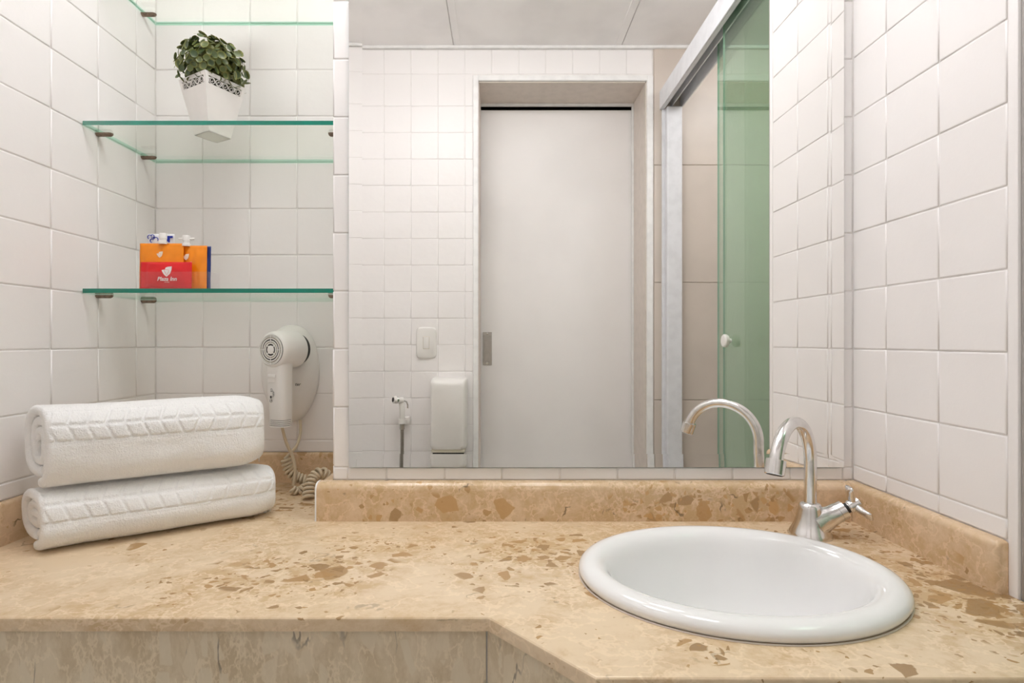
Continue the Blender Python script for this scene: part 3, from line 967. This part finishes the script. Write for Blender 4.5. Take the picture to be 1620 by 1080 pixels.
def logo(name, parent, m4, s, mat, linemat):
    # two nested shield-like shapes pointing down
    outer = [(-.50, .02), (-.30, .10), (.50, .50), (.46, .10), (.30, -.25), (.02, -.50), (-.06, -.44), (-.32, -.18)]
    outer = [(-.50, .12), (-.16, .22), (-.10, .38), (.10, .46), (.50, .50), (.47, .15), (.34, -.22), (.05, -.50), (-.05, -.50), (-.30, -.25)]
    mb = MB().loft([[m4 @ Vector((x * s, y * s, 0)) for x, y in outer], [m4 @ Vector((x * s, y * s, .0002)) for x, y in outer]])
    o = obj(name, mb, mat, parent)
    inn = [(-.26, .17), (-.02, .19), (.22, .14), (.20, -.06), (.02, -.36), (-.14, -.10), (-.26, .17)]
    obj('logo_line', MB().tube([m4 @ Vector((x * s, y * s, .0003)) for x, y in inn], s * .014, 5), linemat, o)
    return o
sz = 1.3338
def packets():
    yy = lambda d: d - .993
    X = lambda px, d: (px - 792) * d / FPX
    # clear acrylic holder
    x0, x1, y0, y1 = X(219, 1.05), X(334, 1.06), yy(1.050), yy(1.094)
    th = thing('acrylic_holder', 'low clear acrylic tray holding packets on the lowest glass shelf', 'tray', ((x0 + x1) / 2, (y0 + y1) / 2, sz))
    hz = .036; t = .0018
    def pane(name, a, b, c, d, e, f):
        o = obj(name, MB().box(a, b, c, d, e, f), 'acrylic', th)
        return o
    pane('front_panel', x0, x1, y0, y0 + t, sz + t, sz + hz)
    pane('back_panel', x0, x1, y1 - t, y1, sz + t, sz + hz * 1.1)
    pane('side_panel', x0, x0 + t, y0 + t, y1 - t, sz + t, sz + hz)
    pane('side_panel', x1 - t, x1, y0 + t, y1 - t, sz + t, sz + hz)
    pane('bottom_panel', x0, x1, y0, y1, sz, sz + t)
    bz = sz + t + .0005
    # red soap packet
    d = 1.0590
    a, b = X(221.5, d), X(303, d); w = b - a
    m = facing((a + b) / 2, yy(d), bz, .03)
    th = obj('soap_packet', pillow(w, .0545, .010, m, (.012, .009, 0, 0), seed=3), 'foil_red', None, True, 2)
    tag(th, 'red soap packet with white logo in front of the orange sachets', 'packet')
    lf = m @ Matrix.Translation((.0045, .0345, .0054))
    logo('logo', th, lf, .0205, 'print_white', 'foil_red')
    text_obj('lettering', 'Plaza Inn', .0112, 'print_white', m @ Matrix.Translation((.0055, .0192, .0056)), th, .22, bold=.00022)
    text_obj('lettering', 'HOTÉIS', .0028, 'print_pale', m @ Matrix.Translation((.0055, .0128, .0056)), th)
    # orange sachets with spouts
    def orange(pxa, pxb, d, ztop, cap, label, wings):
        a, b = X(pxa, d), X(pxb, d); w = b - a; h = ztop - bz
        m = facing((a + b) / 2, yy(d), bz, .02)
        th = obj('spout_sachet', pillow(w, h, .008, m, (.006, .003, .004, .007), seed=cap), 'foil_orange', None, True, 2)
        tag(th, label, 'sachet', 'orange sachets')
        cx = X(cap, d) - (a + b) / 2
        mm = m @ Matrix.Translation((cx, h - .0015, 0)) @ frame_mat((0, 0, 0), (1, 0, 0), (0, 0, -1), (0, 1, 0))
        mb = MB().lathe([(.0082, 0), (.0082, .0045), (.0066, .006), (.0066, .0105), (.0072, .0108), (.0072, .0205), (.0062, .022), (.002, .0223)], 20, mm)
        if wings:
            mb.bbox(-.0165, .0165, -.0015, .0015, .0135, .0175, .0014, 2, mm)
        obj('spout_cap', mb, 'plastic_white', th, True, .6)
        lg = m @ Matrix.Translation(((X(wings if wings else 253, d) if False else cx * .0), 0, 0))
        return th, m, w, h
    th, m, w, h = orange(220.5, 290, 1.0685, 1.4300, 257, 'wide orange sachet with white spout and logo behind the red packet', False)
    logo('logo', th, m @ Matrix.Translation((-.0015, .0705, .0042)), .0125, 'print_pale', 'foil_orange')
    th, m, w, h = orange(287, 327, 1.0745, 1.4265, 294, 'narrow orange sachet with winged white spout next to the blue sachet', True)
    logo('logo', th, m @ Matrix.Translation((-.0150, .0665, .0040)), .0125, 'print_pale', 'foil_orange')
    text_obj('lettering', 'n', .006, 'print_pale', m @ Matrix.Translation((-.0045, .0560, .0046)), th, .22)
    # blue sachet
    d = 1.081
    a, b = X(304, d), X(335.5, d)
    m = facing((a + b) / 2, yy(d), bz, .02, -.25)
    th = obj('sachet', pillow(b - a, 1.4255 - bz, .006, m, (.004, .004, .004, .006), seed=9, zig=True), 'foil_blue', None, True, 2)
    tag(th, 'dark blue sachet with zigzag top edge behind the orange sachets', 'sachet')
    # white sachet with blue print behind
    d = 1.088
    a, b = X(234, d), X(276, d)
    m = facing((a + b) / 2, yy(d), bz, .0)
    hh = 1.4530 - bz
    th = obj('sachet', pillow(b - a, hh, .006, m, (.003, .003, .004, .004), seed=12), 'foil_white', None, True, 2)
    tag(th, 'white sachet printed with blue curls standing behind the wide orange sachet', 'sachet')
    def arc(cx, cy, r, a0, a1): return [m @ Vector((cx + r * math.cos(a0 + (a1 - a0) * k / 12), cy + r * math.sin(a0 + (a1 - a0) * k / 12), .0022)) for k in range(13)]
    mb = MB()
    for args in ((-.0225, hh - .007, .0042, .4, 4.2), (-.0165, hh - .0055, .0034, -2.4, 2.4), (-.0178, hh - .0145, .0036, .6, 4.8), (-.0095, hh - .012, .0045, -.6, 3.0)):
        mb.tube(arc(*args), .0008, 6)
    obj('printed_curls', mb, 'print_blue', th)
    bl = MB().bbox(.0125, .0195, hh - .018, hh - .0045, .0018, .0026, .0003, 1, m).bbox(.0195, .0255, hh - .0090, hh - .0045, .0018, .0026, .0003, 1, m)
    obj('printed_block', bl, 'print_blue', th)
packets()

# ------------------------------------------------------------------ hair dryer, its holder and cord
def dryer():
    # holder on the alcove wall
    cxh, czh = (462 - 792) * 1.235 / FPX, 1.155
    def egg(sc, y, dz=0.0, dx=0.0, n=48):
        r = []
        for k in range(n):
            a = 2 * PI * k / n
            z = math.sin(a); x = math.cos(a)
            wid = .0625 * (1 - .22 * max(0, -z) ** 1.5) * (1 + .0 * z)
            e = .86
            xx = wid * (abs(x) ** e) * (1 if x > 0 else -1)
            zz = .114 * (abs(z) ** .95) * (1 if z > 0 else -1)
            r.append((cxh + dx + xx * sc, y, czh + dz + zz * (sc * .5 + .5 * sc)))
        return r
    hold = thing('dryer_holder', 'white egg-shaped wall holder behind the hair dryer', 'holder', (cxh, YA, czh - .114))
    rings = [egg(.97, YA), egg(1.0, YA - .003), egg(1.0, YA - .012), egg(.97, YA - .026), egg(.90, YA - .041, 0, -.002), egg(.82, YA - .050, 0, -.003), egg(.74, YA - .054, 0, -.004), egg(.45, YA - .055, 0, -.004)]
    obj('shell', MB().loft(rings), 'plastic_white', hold, True, 1.0)
    text_obj('lettering', 'ter', .0105, 'print_dark', frame_mat((-.4660, YA - .0562, 1.1330), (1, 0, 0), (0, 0, 1), (0, -1, 0)), hold, .2, 'LEFT')
    # docking collar behind the dryer head
    g = Vector((-.4860, .118, 1.2125)); bk = Vector((-.4560, .196, 1.2125))
    ax = (bk - g).normalized()
    ring_m = lambda o: frame_mat(o, ax.cross(Vector((0, 0, 1))).normalized(), Vector((0, 0, 1)), -ax)
    Ld = (bk - g).length
    dr = thing('hair_dryer', 'white hair dryer with round vented grille hanging in the wall holder', 'hair dryer', (g.x, g.y, 1.047))
    def along(prof): return [[ring_m(g + ax * s) @ Vector((r * math.cos(2 * PI * k / 48), r * math.sin(2 * PI * k / 48), 0)) for k in range(48)] for s, r in prof]
    head = obj('housing', MB().loft(along([(.0012, .0312), (.0, .0325), (.001, .0345), (.004, .0372), (.009, .0392), (.016, .0402), (.04, .0405), (.062, .0405), (.066, .0398)]), True, True, True), 'plastic_white', dr, True, .9)
    obj('nozzle', MB().loft(along([(.064, .036), (.080, .034)])), 'black_plastic', dr, True, .7)
    # grille: dark disc with concentric white rings and spokes
    gr = obj('intake_grille', MB().loft(along([(-.0002, .0312), (.001, .0312)])), 'black_plastic', dr)
    GM = ring_m(g - ax * .0008)
    def ringobj(r, t):
        mb = MB()
        A = [(r - t, .0), (r + t, .0), (r + t, .0012), (r - t, .0012)]
        rr = [[GM @ Vector((q * math.cos(2 * PI * k / 48), q * math.sin(2 * PI * k / 48), z)) for q, z in A] for k in range(49)]
        mb.loft(rr, True, False, False)
        return mb
    for r, t in ((.0137, .0011), (.0186, .0011), (.0236, .0011), (.0283, .0008), (.0307, .0008)):
        obj('grille_ring', ringobj(r, t), 'plastic_white', gr)
    mb = MB().lathe([(.0092, 0), (.0092, .0010), (.008, .0016)], 24, GM)
    obj('grille_hub', mb, 'plastic_white', gr, True)
    for k in range(8):
        a = PI / 4 * k
        R = GM @ Matrix.Rotation(a, 4, 'Z')
        if k % 2 == 0: obj('grille_spoke', MB().box(.0125, .031, -.0007, .0007, 0, .0013) and MB().bbox(.0125, .031, -.0007, .0007, 0, .0013, .0002, 1, R), 'plastic_white', gr)
        else: obj('grille_spoke', MB().bbox(.007, .0155, -.0012, .0012, 0, .0011, .0002, 1, R), 'plastic_white', gr)
    # fine teeth between the two outer rings
    tm = MB()
    for rr0, cnt in ((.0161, 32), (.0259, 52)):
        for k in range(cnt):
            R = GM @ Matrix.Rotation(2 * PI * k / cnt, 4, 'Z')
            tm.bbox(rr0 - .0014, rr0 + .0014, -.0005, .0005, 0, .001, .0001, 1, R)
    tt = obj('grille_teeth', tm, 'plastic_cream', gr)
    # handle
    hc = g + ax * .023
    def sec(z, w, dpt, dx=0):
        r = []
        for k in range(40):
            a = 2 * PI * k / 40; e = .62
            c, s = math.cos(a), math.sin(a)
            lx = w / 2 * abs(c) ** e * (1 if c > 0 else -1); ly = dpt / 2 * abs(s) ** e * (1 if s > 0 else -1)
            p = hc + ax.cross(Vector((0, 0, 1))).normalized() * lx + Vector((ax.x, ax.y, 0)) * ly
            r.append((p.x + dx, p.y, z))
        return r
    hn = obj('handle', MB().loft([sec(1.205, .056, .038), sec(1.178, .056, .037), sec(1.165, .0545, .036), sec(1.12, .050, .035, .0015), sec(1.08, .046, .0345, .003), sec(1.0625, .0445, .0345, .0035)]), 'plastic_white', dr, True, .9)
    for i in range(4):
        zt = 1.0625 - .0038 * i
        obj('handle_ring', MB().loft([sec(zt, .040, .032, .0035), sec(zt - .0012, .040, .032, .0035)]), 'black_plastic', hn)
        obj('handle_ring', MB().loft([sec(zt - .0012, .0445, .0345, .0035), sec(zt - .0038, .0445, .0345, .0035)]), 'plastic_white', hn, True, .6)
    fy = hc - Vector((ax.x, ax.y, 0)) * .0188
    ex = -ax.cross(Vector((0, 0, 1))).normalized()
    ex = ex if ex.x > 0 else -ex
    FM = lambda lx, z, push=0.0: frame_mat(fy + ex * lx - Vector((ax.x, ax.y, 0)) * push + Vector((0, 0, z - fy.z)), ex, (0, 0, 1), -Vector((ax.x, ax.y, 0)))
    sl = MB().bbox(-.0105, .0105, -.0085, .0085, -.0006, .0004, .0004, 1, FM(-.0025, 1.152))
    obj('switch_slot', sl, 'plastic_white', hn)
    obj('switch', MB().bbox(-.0100, .0100, -.0005, .0060, -.0006, .0022, .0009, 2, FM(-.0025, 1.1535)), 'plastic_white', hn, True)
    RM = FM(-.0045, 1.1185, -.0003) @ Matrix.Rotation(-PI / 2, 4, 'Z')
    text_obj('print', 'CE', .0065, 'print_dark', RM @ Matrix.Translation((-.008, .001, .0006)), hn)
    for k, (oy, ln) in enumerate(((.0052, .030), (.0068, .026), (.0082, .022))):
        text_obj('print', '220V 60Hz 1200W'[:15 - k * 3], .0020, 'print_dark', FM(-.0045 + oy, 1.1185, -.0002) @ Matrix.Rotation(-PI / 2, 4, 'Z') @ Matrix.Translation((0, 0, .0006)), hn)
    mk = MB()
    cm = FM(-.0045, 1.1040, .0002)
    mk.tube([cm @ Vector((.0035 * math.cos(2 * PI * q / 20), .0035 * math.sin(2 * PI * q / 20), 0)) for q in range(21)], .0003, 4, cap=False)
    mk.tube([cm @ Vector((-.0024, -.0024, 0)), cm @ Vector((.0024, .0024, 0))], .0003, 4)
    mk.tube([cm @ Vector((-.0015, .0012, 0)), cm @ Vector((.0018, .0006, 0)), cm @ Vector((.0002, -.0020, 0))], .0004, 4)
    mk.bbox(-.0022, .0022, .0052, .0105, -.0002, .0002, .0001, 1, cm)
    obj('print', mk, 'print_dark', hn)
    # cord: plain leads, then coils heaped on the counter
    r = .0034
    X = lambda px, d: (px - 792) * d / FPX
    Zp = lambda py, d: 1.23 - (py - 540) * d / FPX
    def q(px, py, d): return Vector((X(px, d), d - .993, Zp(py, d)))
    def smooth(pts, n=12):
        out = []
        P = [pts[0]] + pts + [pts[-1]]
        for i in range(1, len(P) - 2):
            for k in range(n):
                t = k / n
                out.append(0.5 * ((2 * P[i]) + (-P[i - 1] + P[i + 1]) * t + (2 * P[i - 1] - 5 * P[i] + 4 * P[i + 1] - P[i + 2]) * t * t + (-P[i - 1] + 3 * P[i] - 3 * P[i + 1] + P[i + 2]) * t ** 3))
        out.append(pts[-1]); return out
    def helix(ctrl, R, pitch, per=12):
        c = smooth(ctrl, 40)
        acc = 0; pts = []; t0 = (c[1] - c[0]).normalized()
        n0 = t0.cross(Vector((0, 1, 0.2))).normalized(); ang = 0
        last = c[0]; step = pitch / per; nxt = 0; i = 0; dist = 0
        for i in range(1, len(c)):
            seg = (c[i] - c[i - 1]); L = seg.length
            if L < 1e-7: continue
            t = seg.normalized(); n0 = (n0 - t * n0.dot(t)).normalized(); b = t.cross(n0)
            while nxt <= dist + L:
                p = c[i - 1] + seg * ((nxt - dist) / L)
                pts.append(p + (n0 * math.cos(ang) + b * math.sin(ang)) * R)
                ang += 2 * PI / per; nxt += step
            dist += L
        return pts
    ye = .0
    lead1 = smooth([hc + Vector((.004, 0, 1.052 - hc.z)), q(453, 700, 1.145), q(463, 722, 1.150), q(467, 745, 1.150), q(464, 768, 1.150)], 10)
    c1 = helix([q(463, 772, 1.135), q(470, 778, 1.140), q(480, 772, 1.150), q(490, 762, 1.165)], .0070, .0082)
    lead2 = smooth([q(475, 664, 1.215), q(475, 685, 1.205), q(469, 705, 1.185), q(456, 720, 1.170), q(450, 726, 1.165)], 10)
    c2 = helix([q(453, 726, 1.165), q(456, 740, 1.165), q(464, 751, 1.165), q(476, 757, 1.168), q(490, 760, 1.170), q(499, 757, 1.170)], .0088, .0082)
    c3 = helix([q(487, 788, 1.100), q(490, 768, 1.115), q(497, 754, 1.130), q(508, 747, 1.140), q(518, 753, 1.150)], .0098, .0086)
    zmin = Z0 + r + .0004
    fix = lambda L: [Vector((p.x, min(p.y, YA - .017), max(p.z, zmin))) for p in L]
    cd = obj('cord', MB().tube(lead1, r, 8), 'cord', dr, True, 2)
    obj('coil', MB().tube(fix(c1), r, 8), 'cord', cd, True, 2)
    obj('coil', MB().tube(fix(c2), r, 8), 'cord', cd, True, 2)
    obj('coil', MB().tube(fix(c3), r, 8), 'cord', cd, True, 2)
    obj('lead', MB().tube(lead2, r, 8), 'cord', cd, True, 2)
dryer()

# ------------------------------------------------------------------ fittings on the rear wall (seen in the mirror)
def rear_fit():
    # light switch: 4x2 plate with one rocker
    cx, cz = -.307, 1.2245
    y = YR
    th = thing('light_switch', 'white rectangular light switch plate with one rocker beside the sliding door', 'switch', (cx, y, cz - .065))
    rings = []
    for ins, yo in ((0, .0002), (0, .003), (.002, .006), (.005, .0075)):
        w, h = .042 - ins, .0655 - ins
        r = []
        for k in range(32):
            a = 2 * PI * k / 32; e = .28
            c, s = math.cos(a), math.sin(a)
            r.append((cx + w * abs(c) ** e * (1 if c > 0 else -1), y + yo, cz + h * abs(s) ** e * (1 if s > 0 else -1) * (1 - .03 * (abs(c) ** e))))
        rings.append(r)
    obj('plate', MB().loft(rings), 'plastic_white', th, True, .7)
    obj('rocker_frame', MB().bbox(cx - .0135, cx + .0135, y + .006, y + .0082, cz - .0255, cz + .0255, .0006, 1), 'plastic_cream', th)
    obj('rocker', MB().bbox(cx - .0118, cx + .0118, y + .006, y + .0105, cz - .0238, cz + .0238, .0012, 2), 'plastic_white', th, True)
    # paper dispenser
    x0, x1, z0, z1, dp = -.281, -.136, .800, 1.083, .105
    th = thing('paper_dispenser', 'white plastic paper dispenser on the tiled wall next to the door frame', 'dispenser', ((x0 + x1) / 2, y, z0))
    cxx, czz = (x0 + x1) / 2, (z0 + z1) / 2
    def rr(w, h, yo, rad, dz=0):
        pts = []
        for qx, qz, a0 in ((1, 1, 0), (-1, 1, 90), (-1, -1, 180), (1, -1, 270)):
            for k in range(7):
                a = math.radians(a0 + 15 * k)
                pts.append((cxx + qx * (w - rad) + rad * math.cos(a), y + yo, czz + dz + qz * (h - rad) + rad * math.sin(a)))
        return pts
    w, h = (x1 - x0) / 2, (z1 - z0) / 2
    obj('cover', MB().loft([rr(w, h, .0003, .012), rr(w, h, .05, .012), rr(w * .985, h * .99, .078, .014, -.001), rr(w * .95, h * .965, .094, .016, -.003), rr(w * .90, h * .93, .102, .018, -.006), rr(w * .80, h * .86, .1055, .02, -.008)]), 'plastic_white', th, True, .8)
    obj('lower_lip', MB().bbox(x0 + .006, x1 - .006, y + .03, y + .098, z0 - .010, z0 + .004, .004, 2), 'plastic_cream', th, True)
    obj('outlet_tray', MB().bbox(x0 + .010, x1 - .010, y + .002, y + .085, z0 - .022, z0 - .009, .004, 2), 'black_plastic', th, True)
    # hygienic shower: head on a wall bracket with metal hose
    hx, hz = -.395, .925
    th = thing('hand_shower', 'white hand shower with chrome hose hanging on the tiled wall', 'hand shower', (hx, y, .70))
    b = obj('bracket', MB().bbox(hx - .012, hx + .022, y + .0003, y + .035, hz - .030, hz - .002, .004, 2), 'plastic_white', th, True)
    hy = y + .045
    obj('bracket_fork', MB().lathe([(.0155, -.030), (.0155, -.012), (.012, -.012), (.012, -.030)], 20, Matrix.Translation((hx - .004, hy - .004, hz + .002))), 'plastic_white', th, True, .6)
    gp = [(hx - .004, hy, hz - .028), (hx - .004, hy, hz), (hx - .004, hy, hz + .03), (hx - .006, hy + .001, hz + .052), (hx - .012, hy + .004, hz + .066)]
    obj('grip', MB().tube(gp, [.0092, .0105, .0115, .0110, .0095], 16), 'plastic_white', th, True, 1.0)
    hp = Vector((hx - .010, hy + .006, hz + .068)); hd = Vector((-.8, .58, .12)).normalized()
    hdobj = obj('spray_head', MB().tube([hp - hd * .012, hp - hd * .010, hp + hd * .018, hp + hd * .0185, hp + hd * .030, hp + hd * .032], [.008, .0125, .0125, .0150, .0150, .012], 20), 'plastic_white', th, True, .5)
    obj('spray_ring', MB().tube([hp + hd * .012, hp + hd * .0195], .0155, 20), 'chrome', hdobj, True, .5)
    obj('spray_face', MB().tube([hp + hd * .0315, hp + hd * .0328], .0095, 16), 'black_plastic', hdobj)
    obj('trigger', MB().tube([(hx + .004, hy - .002, hz + .064), (hx + .013, hy - .006, hz + .060), (hx + .017, hy - .008, hz + .048), (hx + .017, hy - .008, hz + .034)], .003, 8), 'chrome', th, True)
    obj('hose_nut', MB().lathe([(.0105, -.050), (.0105, -.030), (.0085, -.028)], 8, Matrix.Translation((hx - .004, hy, hz))), 'steel_brushed', th)
    prof = []
    zt = hz - .050
    n = 70
    for k in range(n):
        z = zt - k * .0035
        prof += [(.0062, z), (.0078, z - .0009), (.0078, z - .0023), (.0062, z - .0032)]
    obj('hose', MB().lathe(prof, 12, Matrix.Translation((hx - .004, hy, 0))), 'steel_brushed', th, True, .5)
    return
rear_fit()

# ------------------------------------------------------------------ shower enclosure
def shower():
    hx0, hx1, z0, z1 = 0.656, 0.747, 2.186, 2.262
    ya, yb = YR + .0045, YE - .001
    th = thing('shower_header', 'white aluminium sliding track above the green shower glass', 'track', ((hx0 + hx1) / 2, (ya + yb) / 2, z0))
    obj('fascia', MB().bbox(hx0, hx0 + .006, ya, yb, z0, z1, .0015, 1), 'aluminium_white', th)
    obj('top_plate', MB().box(hx0 + .006, hx1 - .006, ya, yb, z1 - .006, z1), 'aluminium_white', th)
    obj('rear_fascia', MB().bbox(hx1 - .006, hx1, ya, yb, z0 + .004, z1, .0015, 1), 'aluminium_white', th)
    obj('divider', MB().box(.7005, .7045, ya, yb, z0 + .008, z1 - .006), 'aluminium_white', th)
    obj('lower_lip', MB().box(hx0 + .006, hx0 + .018, ya, yb, z0, z0 + .004), 'aluminium_white', th)
    # far jamb on the rear wall
    j = obj('shower_jamb', MB().bbox(.676, .738, YR + .0045, YR + .042, 0.0, z0, .004, 2).bbox(.664, .677, YR + .0045, YR + .014, 0.0, z0, .002, 1), 'aluminium_white')
    tag(j, 'white vertical aluminium jamb at the far end of the shower opening', 'jamb')
    j = obj('shower_jamb', MB().bbox(.6695, .742, YE - .008, YE - .0005, 0.0, z0, .002, 2), 'aluminium_white')
    j.data.materials[0] = M['aluminium_shaded']  # shade on this jamb is put into its colour as grey
    tag(j, 'vertical aluminium jamb with shade painted grey at the end of the right tiled wall', 'jamb')
    def pane(name, x, y0, y1, za, zb, label):
        t = .006
        mb = MB()
        vs = [(y0, za), (y1, za), (y1, zb), (y0, zb)]
        mb.add([(x - t / 2, y, z) for y, z in vs], [(0, 1, 2, 3)], 0)
        mb.add([(x + t / 2, y, z) for y, z in vs], [(3, 2, 1, 0)], 0)
        for k in range(4):
            a, b = vs[k], vs[(k + 1) % 4]
            mb.add([(x - t / 2, a[0], a[1]), (x - t / 2, b[0], b[1]), (x + t / 2, b[0], b[1]), (x + t / 2, a[0], a[1])], [(0, 1, 2, 3)], 1)
        th = thing(name, label, 'glass panel', (x, (y0 + y1) / 2, za))
        obj('pane', mb, ['shower_glass', 'glass_edge_light'], th)
        return th
    pane('shower_screen', .722, -.755, YE - .009, .03, z0 + .045, 'fixed green glass shower screen behind the sliding one')
    p = pane('shower_door', .686, -.626, YE - .009, .03, z0 + .045, 'sliding green glass shower door with round knob')
    prof = [(.007, .0), (.007, .008), (.017, .010), (.0195, .014), (.0195, .020), (.017, .023), (.010, .024)]
    obj('knob', MB().lathe(prof, 28, frame_mat((.683, -.572, 1.232), (0, 1, 0), (0, 0, -1), (-1, 0, 0))), 'plastic_white', p, True, .6)
    c = obj('shower_curb', MB().bbox(.655, .752, YR, YE - .03, 0.0, .03, .004, 1), 'marble_splash')
    tag(c, 'low stone curb under the shower glass', 'curb')
shower()
